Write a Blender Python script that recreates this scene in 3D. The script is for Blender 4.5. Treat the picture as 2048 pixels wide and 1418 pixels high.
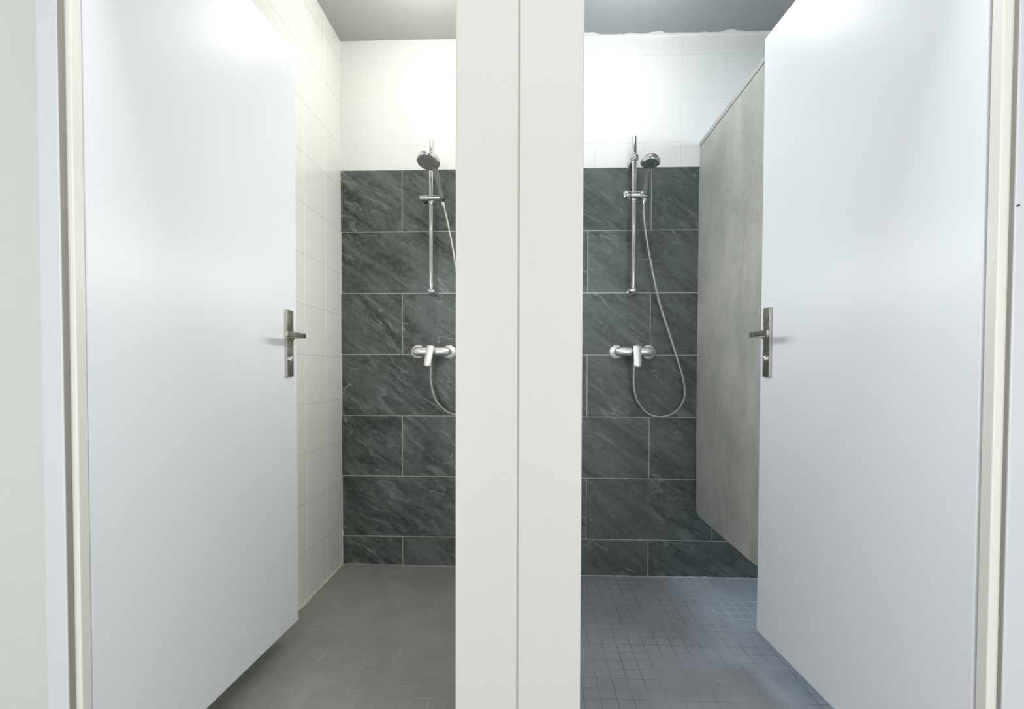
import bpy, bmesh, math, random
from mathutils import Vector, Matrix
random.seed(4)
for o in list(bpy.data.objects): bpy.data.objects.remove(o)
S = bpy.context.scene
COL = S.collection

# ------------------------------------------------------------------ camera
cd = bpy.data.cameras.new('camera'); cam = bpy.data.objects.new('camera', cd); COL.objects.link(cam)
cd.sensor_fit = 'HORIZONTAL'; cd.sensor_width = 36.0; cd.lens = 17.1046
cd.shift_x = 0.0; cd.shift_y = 0.02693; cd.clip_start = 0.02
rt = Vector((0.999376, 0.035178, 0.003157)); up = Vector((-0.003944, 0.022331, 0.999743)); fw = rt.cross(up) * -1
cam.matrix_world = Matrix(((rt.x, up.x, -fw.x, 0), (rt.y, up.y, -fw.y, 0), (rt.z, up.z, -fw.z, 1.0), (0, 0, 0, 1)))
S.camera = cam

# ------------------------------------------------------------------ world, exposure, lights
S.view_settings.view_transform = 'Standard'; S.view_settings.look = 'None'
S.view_settings.gamma = 1.0; S.view_settings.use_curve_mapping = False
S.view_settings.exposure = 0.1
W = bpy.data.worlds.new('world'); S.world = W; W.use_nodes = True
W.node_tree.nodes['Background'].inputs[0].default_value = (0.9, 0.95, 1.0, 1)
W.node_tree.nodes['Background'].inputs[1].default_value = 0.0

def area(name, loc, target, size, power, col, sy=None):
    l = bpy.data.lights.new(name, 'AREA'); l.energy = power; l.color = col
    l.shape = 'RECTANGLE'; l.size = size; l.size_y = sy or size
    o = bpy.data.objects.new(name, l); COL.objects.link(o)
    o.location = loc
    d = Vector(target) - Vector(loc)
    o.rotation_euler = d.to_track_quat('-Z', 'Y').to_euler()
    return o
def globe(name, loc, radius, power, col):
    l = bpy.data.lights.new(name, 'POINT'); l.energy = power; l.color = col; l.shadow_soft_size = radius
    o = bpy.data.objects.new(name, l); COL.objects.link(o); o.location = loc
    return o
globe('cabin_globe_light_left', (-0.44, 1.92, 2.40), 0.10, 5.6, (1.0, 0.99, 0.965))
globe('cabin_globe_light_right', (0.42, 1.88, 2.40), 0.10, 6.2, (0.965, 0.985, 1.0))
# added upright fill lights on both sides of the middle wall, hidden by posts
area('strip_fill_left', (-0.100, 1.98, 1.40), (-0.9, 1.98, 1.40), 1.6, 4.4, (1.0, 0.99, 0.96), 0.10)
area('strip_fill_right', (0.003, 1.98, 1.40), (0.9, 1.98, 1.40), 1.6, 4.2, (0.97, 0.985, 1.0), 0.10)
area('corridor_light_over_doors', (0.0, 0.785, 2.585), (0.0, 0.785, 0), 0.9, 12.5, (0.97, 0.985, 1.0), 0.14)
area('corridor_ceiling_light', (0.0, -0.7, 2.58), (0.0, -0.7, 0), 1.6, 8, (1.0, 0.985, 0.96), 0.5)
area('corridor_fill_left', (-1.25, -1.55, 1.15), (-1.25, 1.0, 1.15), 1.1, 33, (0.98, 0.99, 1.0), 2.1)  # added fill light behind the viewer, evens out the posts and doors
area('corridor_fill_right', (1.25, -1.55, 1.15), (1.25, 1.0, 1.15), 1.1, 33, (0.98, 0.99, 1.0), 2.1)  # second added fill light, mirrored to the right
area('side_window_daylight', (1.85, 1.6, 1.9), (0.9, 1.7, 0.6), 0.7, 19, (0.72, 0.86, 1.0), 1.0)

# ------------------------------------------------------------------ node helpers
class G:
    def __init__(s, name):
        s.m = bpy.data.materials.new(name); s.m.use_nodes = True
        s.t = s.m.node_tree; s.b = s.t.nodes['Principled BSDF']
        s.pos = s.t.nodes.new('ShaderNodeTexCoord').outputs['Object']
        s.sep = s.t.nodes.new('ShaderNodeSeparateXYZ'); s.t.links.new(s.pos, s.sep.inputs[0])
        s.x, s.y, s.z = s.sep.outputs
    def put(s, sock, v):
        if isinstance(v, (int, float, tuple)): sock.default_value = v
        else: s.t.links.new(v, sock)
    def f(s, op, a, b=0.0, c=0.0):
        n = s.t.nodes.new('ShaderNodeMath'); n.operation = op
        for i, v in enumerate((a, b, c)): s.put(n.inputs[i], v)
        return n.outputs[0]
    def vec(s, x, y, z):
        n = s.t.nodes.new('ShaderNodeCombineXYZ')
        for i, v in enumerate((x, y, z)): s.put(n.inputs[i], v)
        return n.outputs[0]
    def noise(s, v, scale, detail=3.0, rough=0.5, dist=0.0):
        n = s.t.nodes.new('ShaderNodeTexNoise'); s.put(n.inputs['Vector'], v)
        n.inputs['Scale'].default_value = scale; n.inputs['Detail'].default_value = detail
        n.inputs['Roughness'].default_value = rough; n.inputs['Distortion'].default_value = dist
        return n.outputs['Fac']
    def white(s, v):
        n = s.t.nodes.new('ShaderNodeTexWhiteNoise'); n.noise_dimensions = '3D'; s.put(n.inputs['Vector'], v)
        return n.outputs['Value']
    def mr(s, v, a, b, c=0.0, d=1.0, smooth=True):
        n = s.t.nodes.new('ShaderNodeMapRange'); n.interpolation_type = 'SMOOTHSTEP' if smooth else 'LINEAR'
        for i, w in enumerate((v, a, b, c, d)): s.put(n.inputs[i], w)
        return n.outputs[0]
    def mix(s, fac, a, b):
        n = s.t.nodes.new('ShaderNodeMix'); n.data_type = 'RGBA'
        s.put(n.inputs['Factor'], fac)
        s.put(n.inputs[6], a if not isinstance(a, tuple) or len(a) == 4 else a + (1,))
        s.put(n.inputs[7], b if not isinstance(b, tuple) or len(b) == 4 else b + (1,))
        return n.outputs[2]
    def set(s, color=None, rough=None, metal=None, spec=None):
        if color is not None: s.put(s.b.inputs['Base Color'], color if not isinstance(color, tuple) or len(color) == 4 else color + (1,))
        if rough is not None: s.put(s.b.inputs['Roughness'], rough)
        if metal is not None: s.put(s.b.inputs['Metallic'], metal)
        if spec is not None: s.put(s.b.inputs['Specular IOR Level'], spec)
        return s
    def bump(s, h, strength=0.3, dist=0.002):
        n = s.t.nodes.new('ShaderNodeBump'); n.inputs['Strength'].default_value = strength
        n.inputs['Distance'].default_value = dist; s.put(n.inputs['Height'], h)
        s.t.links.new(n.outputs[0], s.b.inputs['Normal'])
        return s
    def joint(s, c, pitch, off, half, soft=0.0008):
        # 1 on a joint line, 0 on the tile
        a = s.f('SUBTRACT', c, off); a = s.f('DIVIDE', a, pitch)
        a = s.f('ABSOLUTE', s.f('SUBTRACT', a, s.f('ROUND', a)))
        return s.mr(s.f('MULTIPLY', a, pitch), half - soft, half + soft, 1.0, 0.0)

def painted(name, col, rough=0.4, bump=0.12, scale=260, var=0.03):
    g = G(name)
    n = g.noise(g.pos, 3.0, 4)
    g.set(g.mix(n, tuple(c * (1 - var) for c in col), tuple(min(1, c * (1 + var)) for c in col)), rough)
    g.bump(g.noise(g.pos, scale, 2), bump, 0.0006)
    return g.m

M = {}
M['door'] = painted('door_laminate', (0.80, 0.83, 0.87), 0.36, 0.25, 420, 0.015)
M['frame'] = painted('cream_gloss_frame_paint', (0.61, 0.60, 0.567), 0.38, 0.18, 240, 0.015)
M['architrave'] = painted('bluish_white_trim_paint', (0.59, 0.612, 0.64), 0.4, 0.2, 200, 0.02)
M['plaster'] = painted('corridor_wall_paint', (0.55, 0.563, 0.535), 0.6, 0.3, 180, 0.03)
M['jamb'] = painted('cream_jamb_paint', (0.74, 0.73, 0.68), 0.38, 0.18, 240, 0.015)
M['seal'] = painted('grey_rubber_seal', (0.28, 0.265, 0.235), 0.6)
M['dark'] = painted('black_plastic', (0.03, 0.035, 0.035), 0.4)

g = G('ceiling_paint')                       # grey paint with a ragged overlap of white wall paint along the back wall
edge = g.f('SUBTRACT', 2.375, g.y)
wob = g.f('ADD', g.f('MULTIPLY', g.mr(g.noise(g.vec(g.x, 0.0, 0.0), 6, 2), 0.45, 0.7), 0.022), g.f('MULTIPLY', g.noise(g.vec(g.x, g.y, 3.0), 60, 3), 0.012))
mask = g.mr(g.f('SUBTRACT', edge, wob), -0.001, 0.001, 1.0, 0.0)
mask = g.f('MULTIPLY', mask, g.mr(g.x, 0.1, 0.2))
lr = g.mr(g.x, -0.2, 0.1)  # cooler, darker right half paints in the colour cast of the light
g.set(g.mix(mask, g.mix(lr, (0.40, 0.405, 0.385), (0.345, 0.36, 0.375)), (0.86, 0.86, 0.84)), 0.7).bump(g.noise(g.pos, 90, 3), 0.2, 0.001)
M['ceiling'] = g.m

def white_tile(name, axis, hoff, zoff, col, rough):
    g = G(name); p = 0.2066
    c = g.x if axis == 'x' else g.y
    jh = g.joint(c, p, hoff, 0.0032 if axis == 'y' else 0.0012); jv = g.joint(g.z, p, zoff, 0.0013)
    j = g.f('MAXIMUM', jh, jv)
    patch = g.mr(g.noise(g.pos, 2.2, 3), 0.35, 0.65)
    base = g.mix(g.f('MULTIPLY', j, g.mr(patch, 0, 1, 0.25, 0.8)), col, tuple(k * 0.90 for k in col))
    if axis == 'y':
        base = g.mix(g.f('MULTIPLY', jv, 0.75), col, tuple(k * 0.72 for k in col))  # shade in the level grooves painted as darker joints
        base = g.mix(g.f('MULTIPLY', jh, 0.8), base, (1.0, 1.0, 0.98))  # light caught by the upright grooves painted near white
    g.set(base, rough)
    h = g.f('SUBTRACT', g.f('MULTIPLY', g.noise(g.pos, 14, 2), 0.25), g.f('MULTIPLY', j, g.mr(patch, 0, 1, 0.45, 1.0)))
    g.bump(h, 0.5, 0.0015)
    return g.m
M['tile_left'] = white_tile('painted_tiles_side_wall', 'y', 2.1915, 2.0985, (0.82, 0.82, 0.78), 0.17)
M['tile_back'] = white_tile('painted_tiles_back_wall', 'x', -0.7215, 2.0985, (0.86, 0.86, 0.83), 0.42)

M['tile_right'] = white_tile('painted_tiles_middle_wall', 'y', 2.1915, 2.0985, (0.86, 0.86, 0.82), 0.35)

# slate look tiles, 60 x 30 cm in half bond
g = G('slate_tiles')
ZT, X0, PC = 1.979, -0.6235, 0.6033
row = g.f('FLOOR', g.f('DIVIDE', g.f('SUBTRACT', ZT, g.z), 0.3))
odd = g.f('MODULO', row, 2.0)
cx = g.f('SUBTRACT', g.f('DIVIDE', g.f('SUBTRACT', g.x, X0), PC), g.f('MULTIPLY', odd, 0.5))
colid = g.f('FLOOR', cx)
jx = g.mr(g.f('MULTIPLY', g.f('ABSOLUTE', g.f('SUBTRACT', cx, g.f('ROUND', cx))), PC), 0.0008, 0.0021, 1.0, 0.0)
jz = g.joint(g.z, 0.3, ZT, 0.0016, 0.0007)
j = g.f('MAXIMUM', jx, jz)
rid = g.white(g.vec(g.f('ADD', colid, 0.5), g.f('ADD', row, 0.5), 0.5))
rid2 = g.white(g.vec(g.f('ADD', colid, 7.5), g.f('ADD', row, 3.5), 2.5))
ang = math.radians(35); ca, sa = math.cos(ang), math.sin(ang)
U = g.f('SUBTRACT', g.f('MULTIPLY', g.x, ca), g.f('MULTIPLY', g.z, sa))
V = g.f('ADD', g.f('MULTIPLY', g.x, sa), g.f('MULTIPLY', g.z, ca))
ox, oy = g.f('MULTIPLY', rid, 17.0), g.f('MULTIPLY', rid2, 23.0)
sv = g.vec(g.f('ADD', g.f('MULTIPLY', U, 1.5), ox), g.f('ADD', g.f('MULTIPLY', V, 5.5), oy), rid)
iv = g.vec(g.f('ADD', g.x, ox), g.f('ADD', g.z, oy), 0.0)
cloud = g.noise(sv, 2.0, 7, 0.66, 0.9)
fine = g.noise(iv, 38, 6, 0.7, 0.6)
base = g.mix(g.mr(cloud, 0.28, 0.72), (0.036, 0.044, 0.038), (0.142, 0.163, 0.152))
base = g.mix(g.mr(fine, 0.42, 0.75, 0.0, 0.5), base, (0.18, 0.20, 0.19))
# soft pale wisps drifting down to the right, only in parts of each tile
wisp = g.noise(g.vec(g.f('ADD', g.f('MULTIPLY', U, 2.6), oy), g.f('ADD', g.f('MULTIPLY', V, 11.0), ox), 6.0), 2.0, 8, 0.68, 1.1)
where = g.mr(g.noise(iv, 3.0, 3, 0.5, 0.6), 0.40, 0.64)
base = g.mix(g.f('MULTIPLY', g.mr(wisp, 0.47, 0.74), g.f('MULTIPLY', where, 0.72)), base, (0.30, 0.335, 0.325))
# a few thin long veins
vv = g.noise(g.vec(g.f('ADD', g.f('MULTIPLY', U, 0.8), oy), g.f('ADD', g.f('MULTIPLY', V, 3.6), ox), 4.0), 1.7, 4, 0.5, 0.3)
ridge = g.mr(g.f('ABSOLUTE', g.f('SUBTRACT', vv, 0.5)), 0.0, 0.008, 1.0, 0.0)
gate = g.mr(g.noise(iv, 5.5, 5, 0.65), 0.44, 0.62)
base = g.mix(g.f('MULTIPLY', g.f('MULTIPLY', ridge, gate), 0.5), base, (0.46, 0.50, 0.49))
base = g.mix(g.mr(g.x, -0.2, 0.1), base, g.mix(0.25, base, (0.10, 0.135, 0.14)))  # bluish colour cast of the light painted into the right shower's tiles
g.set(g.mix(j, base, (0.52, 0.52, 0.47)), g.mr(j, 0, 1, 0.42, 0.85), spec=0.35)
g.bump(g.f('SUBTRACT', g.f('ADD', g.f('MULTIPLY', fine, 0.4), g.f('MULTIPLY', cloud, 0.9)), g.f('MULTIPLY', j, 0.5)), 0.35, 0.003)
M['slate'] = g.m

def mosaic(name, base_a, base_b, light, dark, lw, dw, stain, xo, yo):
    g = G(name); p = 0.0505
    wx = g.f('ADD', g.x, g.f('MULTIPLY', g.f('SUBTRACT', g.noise(g.pos, 9, 2), 0.5), 0.006))
    wy = g.f('ADD', g.y, g.f('MULTIPLY', g.f('SUBTRACT', g.noise(g.vec(g.y, g.x, 5.0), 9, 2), 0.5), 0.006))
    j = g.f('MAXIMUM', g.joint(wx, p, xo, 0.0011, 0.0009), g.joint(wy, p, yo, 0.0011, 0.0009))
    n = g.noise(g.pos, 3.2, 5, 0.6)
    base = g.mix(g.mr(n, 0.3, 0.7), base_a, base_b)
    tid = g.white(g.vec(g.f('FLOOR', g.f('DIVIDE', wx, p)), g.f('FLOOR', g.f('DIVIDE', wy, p)), 1.0))
    base = g.mix(g.f('MULTIPLY', tid, 0.10), base, tuple(c * 1.5 for c in base_b))
    wl = g.mr(g.noise(g.pos, 4.0, 6, 0.78), 0.50, 0.66)
    base = g.mix(g.f('MULTIPLY', g.f('MULTIPLY', j, wl), lw), base, light)
    wd = g.mr(g.noise(g.vec(g.y, g.x, 8.0), 3.5, 4, 0.6), 0.38, 0.6)
    base = g.mix(g.f('MULTIPLY', g.f('MULTIPLY', j, wd), dw), base, dark)
    sp = g.mr(g.noise(g.pos, 55, 1, 0.4), 0.80, 0.83)
    base = g.mix(g.f('MULTIPLY', sp, 0.5), base, light)
    if stain:                                # limescale residue in the far right corner of the shower floor
        dx = g.f('DIVIDE', g.f('SUBTRACT', g.x, 0.98), 0.30); dy = g.f('DIVIDE', g.f('SUBTRACT', g.y, 2.06), 0.24)
        r = g.f('SQRT', g.f('ADD', g.f('MULTIPLY', dx, dx), g.f('MULTIPLY', dy, dy)))
        blot = g.mr(g.f('ADD', r, g.f('MULTIPLY', g.noise(g.pos, 8, 5, 0.7), 1.1)), 0.9, 1.55, 1.0, 0.0)
        base = g.mix(g.f('MULTIPLY', blot, 0.6), base, (0.36, 0.42, 0.50))
        base = g.mix(g.f('MULTIPLY', g.f('MULTIPLY', blot, j), 0.85), base, (0.72, 0.76, 0.80))
    g.set(base, g.mr(n, 0.3, 0.7, 0.34, 0.5), spec=0.4)
    g.bump(g.f('SUBTRACT', g.f('MULTIPLY', g.noise(g.pos, 120, 3), 0.25), g.f('MULTIPLY', j, 0.7)), 0.35, 0.0012)
    return g.m
M['floor_l'] = mosaic('painted_mosaic_floor_green_grey', (0.275, 0.285, 0.258), (0.345, 0.355, 0.322), (0.62, 0.63, 0.58), (0.08, 0.08, 0.075), 0.85, 0.15, False, 0.01, 0.0)
M['floor_r'] = mosaic('painted_mosaic_floor_blue_grey', (0.285, 0.302, 0.328), (0.355, 0.372, 0.40), (0.58, 0.61, 0.65), (0.05, 0.055, 0.065), 0.5, 0.75, True, 0.02, 0.01)

g = G('concrete_look_panel')
n1 = g.noise(g.vec(g.x, g.f('MULTIPLY', g.y, 1.6), g.z), 3.2, 6, 0.62, 0.4); n2 = g.noise(g.pos, 60, 4, 0.7)
c = g.mix(g.mr(n1, 0.3, 0.7), (0.31, 0.315, 0.285), (0.46, 0.46, 0.425))
c = g.mix(g.mr(n2, 0.35, 0.7, 0, 0.3), c, (0.55, 0.555, 0.52))
g.set(c, 0.5).bump(n2, 0.15, 0.001); M['panel'] = g.m
M['cap'] = painted('grey_cap_profile', (0.42, 0.415, 0.39), 0.4)

def metal(name, col, rough):
    g = G(name); n = g.noise(g.pos, 40, 3)
    g.set(col, g.mr(n, 0.3, 0.7, rough * 0.8, rough * 1.2), 1.0); return g.m
M['chrome'] = metal('chrome', (0.68, 0.69, 0.71), 0.10)
M['worn_chrome'] = metal('limescaled_chrome', (0.88, 0.88, 0.89), 0.40)
M['steel'] = metal('brushed_steel', (0.54, 0.52, 0.46), 0.24)
M['chrome_dark'] = metal('shaded_grey_chrome_plastic', (0.30, 0.32, 0.31), 0.34)
M['grip'] = painted('grey_satin_plastic', (0.17, 0.18, 0.175), 0.3, 0.0)
g = G('spray_face_plastic'); g.set((0.15, 0.16, 0.148, 1), 0.45); M['spray'] = g.m
g = G('teal_spray_face_plastic'); g.set((0.055, 0.085, 0.085, 1), 0.35); M['spray_teal'] = g.m
M['nozzle'] = painted('rubber_nozzle', (0.40, 0.40, 0.36), 0.6)
g = G('metal_hose')
w = g.t.nodes.new('ShaderNodeTexCoord').outputs['UV']
su = g.t.nodes.new('ShaderNodeSeparateXYZ'); g.t.links.new(w, su.inputs[0])
rib = g.f('SINE', g.f('MULTIPLY', su.outputs[0], 6.2832))
g.set((0.56, 0.56, 0.50, 1), 0.36, 0.85).bump(rib, 0.5, 0.0015); M['hose'] = g.m
M['caulk'] = painted('yellowed_white_caulk', (0.74, 0.73, 0.63), 0.6)

# ------------------------------------------------------------------ mesh helpers
def obj(name, bm, mat, parent=None, smooth=False, bevel=0.0, seg=2):
    me = bpy.data.meshes.new(name)
    bmesh.ops.recalc_face_normals(bm, faces=bm.faces)
    bm.to_mesh(me); bm.free(); me.materials.append(mat)
    if smooth:
        me.polygons.foreach_set('use_smooth', [True] * len(me.polygons))
    o = bpy.data.objects.new(name, me); COL.objects.link(o)
    if parent: o.parent = parent
    if bevel:
        b = o.modifiers.new('bevel', 'BEVEL'); b.width = bevel; b.segments = seg; b.limit_method = 'ANGLE'; b.angle_limit = math.radians(40)
    return o
def thing(name, label, cat, loc=(0, 0, 0), rz=0.0, group=None, kind=None):
    o = bpy.data.objects.new(name, None); COL.objects.link(o); o.location = loc; o.rotation_euler = (0, 0, rz)
    o.empty_display_size = 0.05
    return tag(o, label, cat, group, kind)
def tag(o, label, cat, group=None, kind=None):
    o['label'] = label; o['category'] = cat
    if group: o['group'] = group
    if kind: o['kind'] = kind
    return o
def box(bm, a, b):
    a = Vector(a); b = Vector(b)
    m = Matrix.Translation((a + b) / 2) @ Matrix.Diagonal((abs(b.x - a.x), abs(b.y - a.y), abs(b.z - a.z), 1))
    bmesh.ops.create_cube(bm, size=1.0, matrix=m)
    return bm
def boxes(*l):
    bm = bmesh.new()
    for a, b in l: box(bm, a, b)
    return bm
def frame_of(d):
    d = Vector(d).normalized(); return d.to_track_quat('Z', 'Y').to_matrix().to_4x4()
def lathe(bm, prof, origin, axis, n=32, sx=1.0, sy=1.0):
    """prof: list of (radius, height) along axis; closed with caps"""
    m = Matrix.Translation(Vector(origin)) @ frame_of(axis)
    rings = []
    for r, h in prof:
        rings.append([bm.verts.new(m @ Vector((r * sx * math.cos(2 * math.pi * i / n), r * sy * math.sin(2 * math.pi * i / n), h))) for i in range(n)])
    for a, b in zip(rings, rings[1:]):
        for i in range(n): bm.faces.new((a[i], a[(i + 1) % n], b[(i + 1) % n], b[i]))
    bm.faces.new(rings[0][::-1]); bm.faces.new(rings[-1])
    return bm
def spline(pts, k=12):
    P = [Vector(p) for p in pts]; P = [P[0] * 2 - P[1]] + P + [P[-1] * 2 - P[-2]]; out = []
    for i in range(1, len(P) - 2):
        a, b, c, d = P[i - 1:i + 3]
        for s in range(k):
            t = s / k
            out.append(0.5 * ((2 * b) + (c - a) * t + (2 * a - 5 * b + 4 * c - d) * t * t + (3 * b - a - 3 * c + d) * t ** 3))
    out.append(P[-2]); return out
def tube(bm, pts, radii, n=16, uvrep=None, sx=1.0, up0=(0, 0, 1), ph=0.0):
    P = [Vector(p) for p in pts]
    if not hasattr(radii, '__len__'): radii = [radii] * len(P)
    uvl = bm.loops.layers.uv.verify() if uvrep else None
    T = []
    for i in range(len(P)):
        a = P[max(i - 1, 0)]; b = P[min(i + 1, len(P) - 1)]; T.append((b - a).normalized())
    N = T[0].orthogonal().normalized()
    if abs(T[0].dot(Vector(up0))) < 0.9: N = (Vector(up0) - T[0] * T[0].dot(Vector(up0))).normalized()
    rings = []; L = [0.0]
    for i in range(len(P)):
        if i:
            N = (N - T[i] * N.dot(T[i])).normalized(); L.append(L[-1] + (P[i] - P[i - 1]).length)
        B = T[i].cross(N)
        rings.append([bm.verts.new(P[i] + (N * math.cos(2 * math.pi * k / n + ph) + B * sx * math.sin(2 * math.pi * k / n + ph)) * radii[i]) for k in range(n)])
    for i in range(len(rings) - 1):
        a, b = rings[i], rings[i + 1]
        for k in range(n):
            f = bm.faces.new((a[k], a[(k + 1) % n], b[(k + 1) % n], b[k]))
            if uvl:
                for lp, u in zip(f.loops, (L[i], L[i], L[i + 1], L[i + 1])): lp[uvl].uv = (u * uvrep, 0.5)
    bm.faces.new(rings[0][::-1]); bm.faces.new(rings[-1])
    return bm

# ------------------------------------------------------------------ the setting
ZC = 2.606
LX, BY = -0.9267, 2.3755
def struct(name, bm, mat, label, cat, **k):
    return tag(obj(name, bm, mat, **k), label, cat, None, 'structure')
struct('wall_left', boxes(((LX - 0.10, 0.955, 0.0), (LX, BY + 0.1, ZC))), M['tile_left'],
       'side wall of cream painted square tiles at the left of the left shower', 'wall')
wb = struct('wall_back', boxes(((LX, BY + 0.004, 0.0), (1.95, BY + 0.1, ZC))), M['tile_back'],
       'back wall of both showers, white painted tiles above slate tiles', 'wall')
obj('slate_tiling', boxes(((LX, BY, 0.0), (1.95, BY + 0.004, ZT))), M['slate'], wb)
wb.children[0]['label'] = 'dark grey slate tiles with pale joints'
struct('wall_right', boxes(((1.95, 0.955, 0.0), (2.05, BY + 0.1, ZC))), M['tile_back'], 'white wall of the neighbouring shower, beyond the grey panel', 'wall')
fl = struct('floor', boxes(((-0.04, 0.87, -0.05), (1.95, BY + 0.004, -0.0015))), M['floor_r'], 'blue grey painted mosaic floor of the right shower', 'floor')
f2 = bmesh.new()
vs = [f2.verts.new(p) for p in ((LX, 0.87, 0.0325), (-0.04, 0.87, 0.0280), (-0.04, BY + 0.002, 0.0280), (LX, BY + 0.002, 0.0355))]
lo = [f2.verts.new((v.co.x, v.co.y, -0.05)) for v in vs]
f2.faces.new(vs); f2.faces.new(lo[::-1])
for i in range(4): f2.faces.new((vs[i], lo[i], lo[(i + 1) % 4], vs[(i + 1) % 4]))
tag(obj('floor', f2, M['floor_l']), 'green grey painted mosaic floor of the left shower', 'floor', None, 'structure')
tag(obj('floor', boxes(((-2.0, -1.6, -0.05), (2.0, 0.87, -0.0005))), painted('corridor_floor_paint', (0.30, 0.31, 0.30), 0.5)), 'corridor floor in front of the two shower doors', 'floor', None, 'structure')
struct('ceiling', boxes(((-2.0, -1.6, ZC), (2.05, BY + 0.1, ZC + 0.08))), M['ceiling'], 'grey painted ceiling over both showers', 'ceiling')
# front wall with the two openings, and the corridor around the camera
HZ = 2.10
struct('wall_front', boxes(((-2.0, 0.882, 0.0), (-0.9, 0.955, ZC)), ((0.86, 0.882, 0.0), (2.0, 0.955, ZC)), ((-0.9, 0.882, HZ + 0.07), (0.86, 0.955, ZC))),
       M['plaster'], 'pale cream wall around the door frames', 'wall')
struct('wall_corridor_left', boxes(((-2.1, -1.6, 0), (-2.0, 0.955, ZC))), M['plaster'], 'corridor wall to the left', 'wall')
struct('wall_corridor_right', boxes(((2.05, -1.6, 0), (2.15, 0.955, ZC))), M['plaster'], 'corridor wall to the right', 'wall')
struct('wall_corridor_back', boxes(((-2.1, -1.7, 0), (2.15, -1.6, ZC))), M['plaster'], 'corridor wall behind the viewer', 'wall')

struct('wall_middle', boxes(((-0.085, 0.955, -0.04), (-0.012, BY + 0.002, ZC + 0.002))), M['tile_right'], 'unseen wall between the two showers, given white tiles to bounce light', 'wall')  # unseen; made white and full height so it bounces light

# caulk / paint bead along the left wall's foot and in the back corner
bm = bmesh.new(); pts = []; rr = []
n = 120
for i in range(n + 1):
    y = 0.96 + (BY - 0.96) * i / n
    pts.append((LX + 0.001 + 0.001 * math.sin(i * 1.3), y, 0.0358)); rr.append(0.0055 + 0.0025 * random.random() + 0.0018 * math.sin(i * 0.31))
tube(bm, pts, rr, 8)
struct('trim_1', bm, M['caulk'], 'uneven bead of off white paint along the foot of the left tiled wall', 'trim', smooth=True)
bm = bmesh.new(); pts = []; rr = []
for i in range(161):
    z = 0.04 + 0.36 * i / 160
    pts.append((LX + 0.0004, BY - 0.0003, z)); rr.append(max(0.0008, 0.0022 + 0.0022 * random.random() + 0.004 * math.exp(-((z - 0.19) / 0.012) ** 2) - 0.004 * (i / 160)))
tube(bm, pts, rr, 8)
struct('trim_2', bm, M['caulk'], 'ragged edge of white paint in the corner beside the slate tiles', 'trim')
bm = bmesh.new(); pts = []; rr = []
for i in range(121):
    x = LX + (-0.04 - LX) * i / 120
    pts.append((x, BY - 0.0005, 0.0362 - 0.0075 * i / 120)); rr.append(0.0022 + 0.0018 * random.random() + 0.001 * math.sin(i * .2))
tube(bm, pts, rr, 8)
struct('trim_3', bm, M['floor_l'], 'thin painted joint between left shower floor and slate tiles', 'trim')
bm = bmesh.new(); pts = []; rr = []
for i in range(161):
    x = -0.03 + 1.9 * i / 160
    pts.append((x, BY - 0.0005, -0.001)); rr.append(0.002 + 0.0035 * random.random() * (1 if math.sin(i * 0.37) > -0.2 else 0.4))
tube(bm, pts, rr, 8)
struct('trim_4', bm, painted('blue_grey_joint', (0.38, 0.41, 0.46), 0.6), 'thin uneven joint between right shower floor and slate tiles', 'trim')

# door frames.  Left frame: hinge jamb, latch post, head.  Right frame mirrored.
def frame(name, xh, xh2, yb, xl0, xl1, side, label):
    s = side                                  # -1: hinge on the left
    t = thing(name, label, 'door frame', ((xh + xl0) / 2, 0.9, 0.0), 0, None, 'structure')
    t.location = (0, 0, 0)
    obj('hinge_jamb', boxes(((xh + s * 0.075, yb, 0.0), (xh, yb + 0.022, HZ + 0.07))), M['jamb'], t, bevel=0.0022)
    obj('latch_post', boxes(((xl0, 0.872, 0.0), (xl1, 0.955, HZ + 0.07))), M['frame'], t, bevel=0.0028, seg=3)
    a, b = sorted((xh, xl0 if s < 0 else xl1))
    obj('head', boxes(((a, 0.8735, HZ), (b, 0.93, HZ + 0.07))), M['frame'], t, bevel=0.002)
    obj('seal', boxes(((xh2 + s * 0.02, 0.873, 0.0), (xh2, yb + 0.001, HZ + 0.06))), M['seal'], t)
    # outer architrave with a rounded outer edge
    x0 = xh2 + s * 0.0008
    bm = boxes(((x0 + s * 0.044, 0.8716, 0.0), (x0, 0.8815, HZ + 0.07)))
    obj('architrave', bm, M['architrave'], t, bevel=0.004, seg=3)
    return t
f1 = frame('trim_5', -0.8495, -0.8617, 0.885, -0.1325, -0.0207, -1, 'cream frame of the left door, its wide post left of the centre seam')
f2_ = frame('trim_6', 0.8135, 0.8308, 0.880, -0.0183, 0.0950, 1, 'cream frame of the right door, its wide post right of the centre seam')
struct('trim_7', boxes(((-0.0212, 0.876, 0.0), (-0.0178, 0.955, HZ + 0.07))), painted('sealant', (0.50, 0.49, 0.45), 0.6), 'thin sealed seam between the two cream door posts', 'seam')

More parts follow.
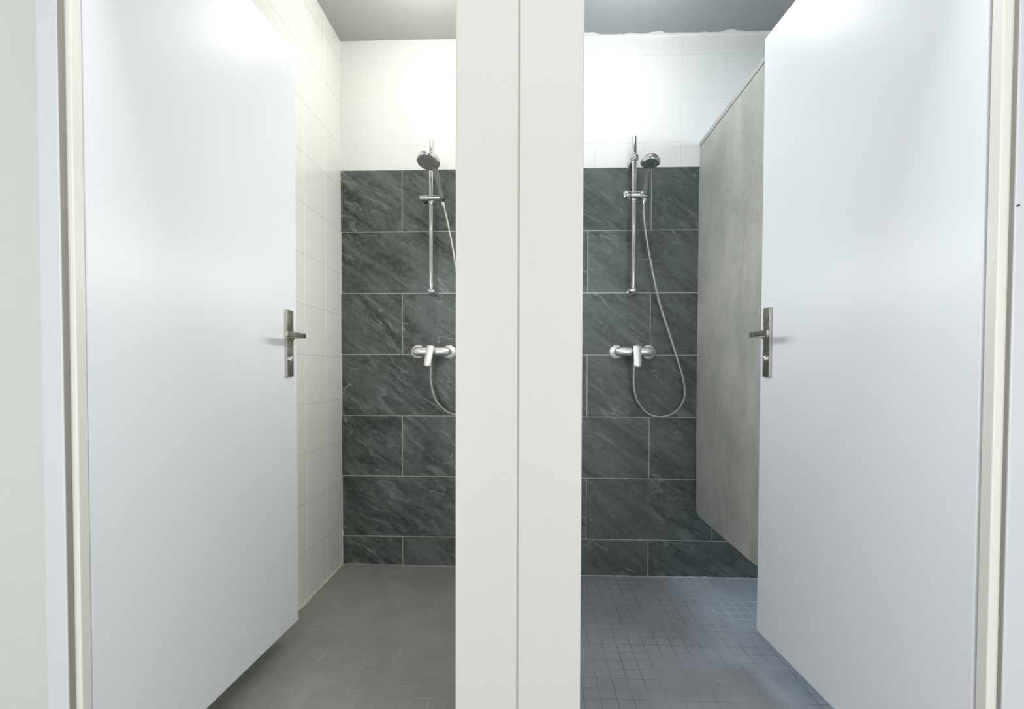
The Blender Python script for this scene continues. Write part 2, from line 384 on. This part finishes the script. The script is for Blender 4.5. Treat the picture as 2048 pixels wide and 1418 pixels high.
# ------------------------------------------------------------------ doors
def door(name, H, F, zb, zt, side, plate, lever, turn, label):
    """side = -1 left door (visible face looks to +x), +1 right door"""
    H = Vector(H); F = Vector(F); L = (F - H).length; t = (F - H).normalized()
    a = math.atan2(t.y, t.x)
    T = thing(name, label, 'door', (H.x, H.y, zb), a, None, 'structure')
    n = side            # local +y is to the left of t; room side of the door: left door -> local -y ; right door -> local +y
    bm = boxes(((0, 0, 0), (L, -n * 0.04, zt - zb)))
    obj('leaf', bm, M['door'], T, bevel=0.0028, seg=3)
    p0, p1, q0, q1 = plate
    pl = obj('handle_plate', boxes(((p0, n * 0.0003, q0 - zb), (p1, n * 0.009, q1 - zb))), M['steel'], T, bevel=0.0018)
    l0, l1, lz = lever
    lz -= zb
    bm = bmesh.new()
    tube(bm, spline([(l1 - 0.006, n * 0.006, lz), (l1 - 0.006, n * 0.034, lz), (l1 - 0.009, n * 0.050, lz), (l1 - 0.024, n * 0.056, lz), (l1 - 0.07, n * 0.056, lz), (l0, n * 0.054, lz)], 8), 0.0118, 4, sx=0.8, ph=math.pi / 4)
    obj('lever_handle', bm, M['steel'], pl, bevel=0.0022, seg=3)
    bm = bmesh.new()
    lathe(bm, [(0.0135, 0), (0.0135, 0.003), (0.0125, 0.0035)], (l1 - 0.006, n * 0.009, lz), (0, n, 0), 24)
    obj('handle_collar', bm, M['steel'], pl, smooth=False)
    bm = bmesh.new(); tx, tz = turn; tz -= zb
    lathe(bm, [(0.0085, 0), (0.0085, 0.004), (0.0075, 0.006), (0.005, 0.0068)], (tx, n * 0.009, tz), (0, n, 0), 24)
    tt = obj('lock_turn', bm, M['worn_chrome'], pl, smooth=False)
    obj('lock_slot', boxes(((tx - 0.0055, n * 0.0155, tz - 0.0011), (tx + 0.0055, n * 0.0163, tz + 0.0011))), M['dark'], pl)
    return T
door('door_1', (-0.853, 0.912), (-0.813, 1.679), 0.1165, 2.0965, -1, (0.690, 0.731, 0.979, 1.203), (0.602, 0.729, 1.1165), (0.709, 1.0385),
     'white flush door standing open on the left side of the picture')
door('door_2', (0.813, 0.907), (0.773, 1.658), 0.1255, 2.0995, 1, (0.682, 0.722, 0.984, 1.207), (0.604, 0.720, 1.120), (0.703, 1.0435),
     'white flush door standing open on the right side of the picture')

# ------------------------------------------------------------------ partition panels
def rounded_panel(name, x0, x1, y0, y1, z0, z1, r, label):
    t = thing(name, label, 'partition', ((x0 + x1) / 2, (y0 + y1) / 2, z0))
    ox, oy = (x0 + x1) / 2, (y0 + y1) / 2
    a, b = y0 - oy, y1 - oy; h = z1 - z0 - 0.023
    out = []
    for cy, s in ((a + r, 1), (b - r, 0)):
        for i in range(9):
            th = math.pi / 2 * i / 8
            out.append((cy - r * math.cos(th), r - r * math.sin(th)) if s else (cy + r * math.sin(th), r - r * math.cos(th)))
    out += [(b, h), (a, h)]
    bm = bmesh.new()
    v0 = [bm.verts.new((x0 - ox, y, z)) for y, z in out]; v1 = [bm.verts.new((x1 - ox, y, z)) for y, z in out]
    bm.faces.new(v0); bm.faces.new(v1[::-1])
    for i in range(len(out)):
        k = (i + 1) % len(out); bm.faces.new((v0[i], v0[k], v1[k], v1[i]))
    obj('board', bm, M['panel'], t, bevel=0.002)
    obj('top_cap', boxes(((x0 - ox - 0.002, a, h + 0.002), (x1 - ox + 0.002, b, h + 0.023))), M['cap'], t, bevel=0.0015)
    obj('wall_bracket', boxes(((x0 - ox + 0.003, b - 0.001, 0.3), (x1 - ox - 0.003, BY - oy, h - 0.1))), M['caulk'], t)
    return t
rounded_panel('partition_panel', 0.8060, 0.836, 1.705, 2.3655, 0.312, 2.088, 0.045,
              'grey concrete look partition panel at the right of the right shower')

# ------------------------------------------------------------------ shower fittings
def rail_left():
    X = -0.4675
    t = thing('shower_rail', 'chrome shower rail with plain straight slider in the left shower', 'shower rail', (X, BY, 1.30), 0, 'shower rails')
    o = Vector((X, BY, 1.30)); yb = 2.312 - BY
    bm = bmesh.new()
    tube(bm, [(0, yb, 0.075), (0, yb, 0.70), (0.0015, yb, 0.782), (0.0015, yb, 0.79)], [0.0105, 0.0105, 0.0105, 0.009], 24)
    obj('rail_tube', bm, M['chrome'], t, smooth=True).modifiers.new('e', 'EDGE_SPLIT')
    for z, r in ((0.080, 0.0190), (0.712, 0.013)):
        bm = bmesh.new()
        bmesh.ops.create_uvsphere(bm, u_segments=24, v_segments=16, radius=r, matrix=Matrix.Translation((0, yb, z)))
        lathe(bm, [(0.009, 0), (0.009, 0.046), (0.014, 0.052), (0.017, 0.062)], (0, yb, z), (0, 1, 0), 24)
        obj('wall_bracket', bm, M['chrome'], t, smooth=True)
    z = 1.809 - 1.30; ys = 2.283 - BY
    bm = bmesh.new()
    lathe(bm, [(0.011, -0.046), (0.0125, -0.044), (0.0125, 0.016), (0.0118, 0.0165), (0.0118, 0.018), (0.0125, 0.0185), (0.0125, 0.056), (0.011, 0.058)], (0, ys, z), (1, 0, 0), 28)
    lathe(bm, [(0.016, -0.016), (0.0165, -0.014), (0.0165, 0.012), (0.016, 0.014)], (0, yb, z), (0, 0, 1), 24)
    box(bm, (-0.011, ys, z - 0.010), (0.011, yb, z + 0.010))
    sl = obj('slider', bm, M['chrome'], t, smooth=True); sl.modifiers.new('e', 'EDGE_SPLIT')
    bm = bmesh.new()
    lathe(bm, [(0.010, 0), (0.012, 0.003), (0.012, 0.022), (0.010, 0.024)], (-0.030, yb - 0.004, z + 0.001), (0, 1, 0.0), 20)
    obj('clamp_knob', bm, M['dark'], sl, smooth=True)
    bm = bmesh.new()
    lathe(bm, [(0.010, 0), (0.0135, 0.003), (0.0135, 0.010), (0.012, 0.012)], (0.058, ys, z), (1, 0, 0), 20)
    obj('holder_socket', bm, M['dark'], sl, smooth=True)
    return t
rail_left()

def hand_shower(name, label, head_c, normal, R, depth, grip, roundness, m_shell, m_face, m_grip):
    """head_c = centre of the spray face, normal = spray direction, grip = lower end of the handle"""
    hc = Vector(head_c); nrm = Vector(normal).normalized(); gp = Vector(grip)
    t = thing(name, label, 'hand shower', tuple(gp), 0, 'hand showers')
    c = hc - gp
    bm = bmesh.new()
    if roundness:
        prof = [(R * 0.86, 0.0), (R * 0.93, -0.003), (R, -0.010), (R * 0.985, -0.016), (R * 0.93, -0.024), (R * 0.82, -0.031), (R * 0.62, -0.037), (R * 0.34, -0.041), (R * 0.08, -0.042)]
    else:
        prof = [(R * 0.95, 0.0), (R, -0.003), (R, -0.013), (R * 0.96, -0.019), (R * 0.82, -0.026), (R * 0.60, -0.032), (R * 0.42, -0.040), (R * 0.30, -0.050), (R * 0.16, -0.055), (R * 0.05, -0.056)]
    lathe(bm, prof, c, nrm, 40)
    sh = obj('head_shell', bm, m_shell, t, smooth=True); sh.modifiers.new('e', 'EDGE_SPLIT').split_angle = math.radians(50)
    bm = bmesh.new()
    fr = R * (0.84 if roundness else 0.93)
    lathe(bm, [(fr, -0.001), (fr, 0.001), (fr * 0.96, 0.0025), (fr * 0.72, 0.0032), (fr * 0.70, 0.0018), (fr * 0.42, 0.0018), (fr * 0.40, 0.0035), (fr * 0.1, 0.0045)], c, nrm, 40)
    fa = obj('spray_face', bm, m_face, t, smooth=True); fa.modifiers.new('e', 'EDGE_SPLIT').split_angle = math.radians(40)
    bm = bmesh.new(); mm = Matrix.Translation(c) @ frame_of(nrm)
    for rr, k in ((0.84, 22), (0.62, 16), (0.34, 9)):
        for i in range(k):
            th = 2 * math.pi * i / k
            p = mm @ Vector((fr * rr * math.cos(th), fr * rr * math.sin(th), 0.0018))
            lathe(bm, [(0.0016, 0), (0.0011, 0.0032)], p, nrm, 6)
    obj('nozzles', bm, M['nozzle'], fa)
    # tapering handle from the back rim of the head to the grip end
    g0 = Vector((0, 0, 0)); top = c - nrm * 0.014
    d = (top - g0); side = d - nrm * d.dot(nrm)
    rim = top - side.normalized() * R * 0.72
    ctl = spline([g0, g0 + (rim - g0) * 0.35, g0 + (rim - g0) * 0.75 - nrm * 0.002, rim, rim * 0.55 + top * 0.45 - nrm * 0.004], 6)
    m = len(ctl) - 1
    rad = [0.0112 + 0.0035 * (i / m) ** 1.3 for i in range(m + 1)]
    bm = bmesh.new(); tube(bm, ctl, rad, 20)
    obj('handle', bm, m_grip, t, smooth=True)
    return t
# left: flat round head tilted steeply down towards the viewer
hand_shower('hand_shower', 'flat round hand shower resting in the slider of the left shower', (-0.4590, 2.200, 1.9385), (-0.10, -0.33, -0.937), 0.052, 0.04,
            (-0.4065, 2.266, 1.800), False, M['chrome'], M['spray'], M['grip'])
def hose(name, label, pts, r, group):
    P = [Vector(p) for p in pts]; o = P[-1].copy()
    t = thing(name, label, 'shower hose', tuple(o), 0, group)
    Q = spline([p - o for p in P], 10)
    bm = bmesh.new(); tube(bm, Q, r, 14, uvrep=1 / 0.0042)
    obj('hose_tube', bm, M['hose'], t, smooth=True)
    for a, b in ((Q[0], Q[3]), (Q[-1], Q[-4])):
        bm = bmesh.new(); d = (b - a).normalized()
        lathe(bm, [(r * 1.55, -0.001), (r * 1.75, 0.002), (r * 1.75, 0.012), (r * 1.3, 0.022)], a, d, 20)
        obj('hose_nut', bm, M['chrome'], t, smooth=True).modifiers.new('e', 'EDGE_SPLIT')
    return t
hose('shower_hose', 'pale metal hose of the left shower, partly hidden by the centre post',
     [(-0.4045, 2.270, 1.786), (-0.3975, 2.290, 1.75), (-0.3850, 2.302, 1.6886), (-0.3679, 2.314, 1.5972), (-0.3510, 2.325, 1.49), (-0.313, 2.335, 1.33), (-0.262, 2.342, 1.17), (-0.222, 2.345, 1.03),
      (-0.203, 2.345, 0.93), (-0.220, 2.345, 0.85), (-0.272, 2.343, 0.802), (-0.330, 2.342, 0.788), (-0.372, 2.34, 0.7935), (-0.4080, 2.337, 0.812), (-0.4500, 2.333, 0.8597), (-0.4725, 2.325, 0.9443), (-0.4700, 2.316, 1.03), (-0.4700, 2.314, 1.070)],
     0.0054, 'shower hoses')

def mixer(name, label, xc, z, lx, lean, mat_left, mat_right, lever_pts, lever_w):
    t = thing(name, label, 'shower mixer', (xc, BY, z), 0, 'shower mixers')
    for s, mt in ((-1, mat_left), (1, mat_right)):
        bm = bmesh.new()
        lathe(bm, [(0.0345, 0.0), (0.0345, 0.003), (0.033, 0.006), (0.026, 0.010), (0.016, 0.0125), (0.0125, 0.013)], (s * 0.0765, 0, 0), (0, -1, 0), 40)
        obj('wall_flange', bm, M['worn_chrome'], t, smooth=True).modifiers.new('e', 'EDGE_SPLIT')
        bm = bmesh.new()
        # elbow leaving the wall then the conical arm to the body
        pts = spline([(s * 0.0765, -0.010, 0), (s * 0.0765, -0.032, 0), (s * 0.0735, -0.050, 0), (s * 0.062, -0.058, 0.0), (s * 0.040, -0.060, 0.0), (s * 0.015, -0.060, 0.0)], 6)
        m = len(pts) - 1
        tube(bm, pts, [0.0150 + 0.0070 * min(1, i / (m * 0.55)) for i in range(m + 1)], 24)
        obj('arm', bm, M['worn_chrome'], t, smooth=True)
    bm = bmesh.new()
    lathe(bm, [(0.0195, -0.022), (0.0215, -0.020), (0.0215, 0.020), (0.0195, 0.022)], (lx, -0.060, 0), (1, 0, 0), 32)
    lathe(bm, [(0.020, 0.0), (0.020, 0.030), (0.018, 0.036)], (lx, -0.060, 0.0), (0, -1, 0), 32)
    lathe(bm, [(0.0125, 0.0), (0.0125, 0.034), (0.0105, 0.037)], (0.001, -0.060, 0.0), (0, 0, -1), 24)
    obj('body', bm, M['chrome_dark'], t, smooth=True).modifiers.new('e', 'EDGE_SPLIT')
    # paddle lever, flattened and widening then rounded at the lower end
    pts = spline(lever_pts, 8); m = len(pts) - 1; bm = bmesh.new()
    rad = []
    for i in range(m + 1):
        u = i / m; r = 0.0085
        if u < 0.10: r *= math.sqrt(max(0.02, 1 - ((0.10 - u) / 0.10) ** 2))
        if u > 0.90: r *= math.sqrt(max(0.02, 1 - ((u - 0.90) / 0.10) ** 2))
        rad.append(r)
    tube(bm, pts, rad, 28, sx=lever_w / 0.017, up0=(0, -1, 0))
    obj('lever', bm, M['worn_chrome'], t, smooth=True)
    return t
mixer('shower_mixer', 'chrome single lever mixer of the left shower, lever tilted to the left', -0.4682, 1.0925, 0.0, 0,
      None, None, [(0.006, -0.104, 0.028), (0.004, -0.108, 0.010), (0.000, -0.114, -0.020), (-0.004, -0.120, -0.050), (-0.008, -0.124, -0.074)], 0.036)

# right shower: older rail with ball bracket and wall arm
def rail_right():
    X = 0.4865
    t = thing('shower_rail', 'chrome shower rail with rounded slider and ball bracket in the right shower', 'shower rail', (X, BY, 1.30), 0, 'shower rails')
    yb = 2.312 - BY
    bm = bmesh.new()
    tube(bm, [(0, yb, 0.075), (0, yb, 0.70), (-0.0015, yb, 0.787), (-0.0015, yb, 0.795)], [0.0115, 0.0115, 0.0115, 0.0105], 24)
    obj('rail_tube', bm, M['chrome'], t, smooth=True).modifiers.new('e', 'EDGE_SPLIT')
    bm = bmesh.new(); z = 0.697
    bmesh.ops.create_uvsphere(bm, u_segments=28, v_segments=18, radius=0.0205, matrix=Matrix.Translation((0.001, yb - 0.003, z)) @ Matrix.Diagonal((1, 0.9, 0.95, 1)))
    lathe(bm, [(0.013, 0), (0.0125, 0.030), (0.0150, 0.045), (0.019, 0.064)], (0.001, yb, z), (-0.05, 1, -0.02), 24)
    obj('ball_bracket', bm, M['chrome'], t, smooth=True)
    bm = bmesh.new(); z = 0.082
    bmesh.ops.create_uvsphere(bm, u_segments=28, v_segments=18, radius=0.0185, matrix=Matrix.Translation((0.0, yb, z)) @ Matrix.Diagonal((0.9, 0.95, 1.15, 1)))
    obj('foot_cap', bm, M['chrome'], t, smooth=True)
    bm = bmesh.new()
    lathe(bm, [(0.013, 0), (0.013, 0.040), (0.021, 0.048), (0.0235, 0.054), (0.0235, 0.0635)], (0.0, yb, z - 0.001), (-0.02, 1, 0), 28)
    obj('wall_bracket', bm, M['chrome'], t, smooth=True).modifiers.new('e', 'EDGE_SPLIT')
    z = 1.816 - 1.30; ys = 2.287 - BY
    bm = bmesh.new()
    lathe(bm, [(0.0175, -0.021), (0.0175, 0.021)], (0, ys, z), (1, 0, 0), 28)
    lathe(bm, [(0.017, -0.018), (0.018, -0.016), (0.018, 0.016), (0.017, 0.018)], (0, yb, z), (0, 0, 1), 24)
    sl = obj('slider', bm, M['chrome'], t, smooth=True); sl.modifiers.new('e', 'EDGE_SPLIT')
    for s, L in ((-1, 0.036), (1, 0.037)):
        bm = bmesh.new()
        lathe(bm, [(0.0178, 0.0), (0.0190, 0.002), (0.0196, 0.018), (0.0178, 0.027), (0.0125, 0.033), (0.004, L)], (s * 0.0235, ys, z), (s, 0, 0), 28)
        obj('slider_knob' if s < 0 else 'hand_shower_holder', bm, M['chrome'], sl, smooth=True)
        bm = bmesh.new(); lathe(bm, [(0.0155, 0.0), (0.0155, 0.004)], (s * 0.0205, ys, z), (s, 0, 0), 28)
        obj('slider_joint', bm, M['dark'], sl)
    return t
rail_right()
hand_shower('hand_shower', 'rounded domed hand shower beside the rail in the right shower', (0.5320, 2.195, 1.918), (-0.06, -0.17, -0.98), 0.0435, 0.045,
            (0.5290, 2.272, 1.812), True, M['chrome'], M['spray_teal'], M['grip'])
hose('shower_hose', 'pale metal hose hanging in a full loop below the right rail',
     [(0.5275, 2.276, 1.796), (0.5280, 2.290, 1.757), (0.5336, 2.302, 1.7049), (0.5480, 2.314, 1.620), (0.5679, 2.322, 1.5242), (0.6119, 2.332, 1.3383), (0.6679, 2.341, 1.174), (0.7141, 2.343, 1.0317), (0.7335, 2.344, 0.965), (0.7412, 2.344, 0.9129), (0.7395, 2.344, 0.875), (0.7232, 2.344, 0.8365),
      (0.7000, 2.343, 0.811), (0.6718, 2.342, 0.7930), (0.62, 2.341, 0.7835), (0.5607, 2.340, 0.8047), (0.5152, 2.336, 0.8642), (0.4983, 2.330, 0.936), (0.4975, 2.320, 1.019), (0.4985, 2.314, 1.070)],
     0.0056, 'shower hoses')
mixer('shower_mixer', 'chrome single lever mixer of the right shower, lever pointing straight down', 0.4982, 1.0932, 0.0, 0,
      None, None, [(0.000, -0.104, 0.028), (0.000, -0.108, 0.010), (0.000, -0.114, -0.020), (0.000, -0.120, -0.050), (-0.003, -0.124, -0.076)], 0.036)

bm = bmesh.new()
lathe(bm, [(0.0012, 0.0), (0.0012, 0.003), (0.0018, 0.0032), (0.0014, 0.004)], (0.8355, 0.8717, 1.286), (0.5, -1, 0.35), 12)
tag(obj('nail', bm, M['dark']), 'tiny dark nail in the edge of the right door frame trim', 'nail')
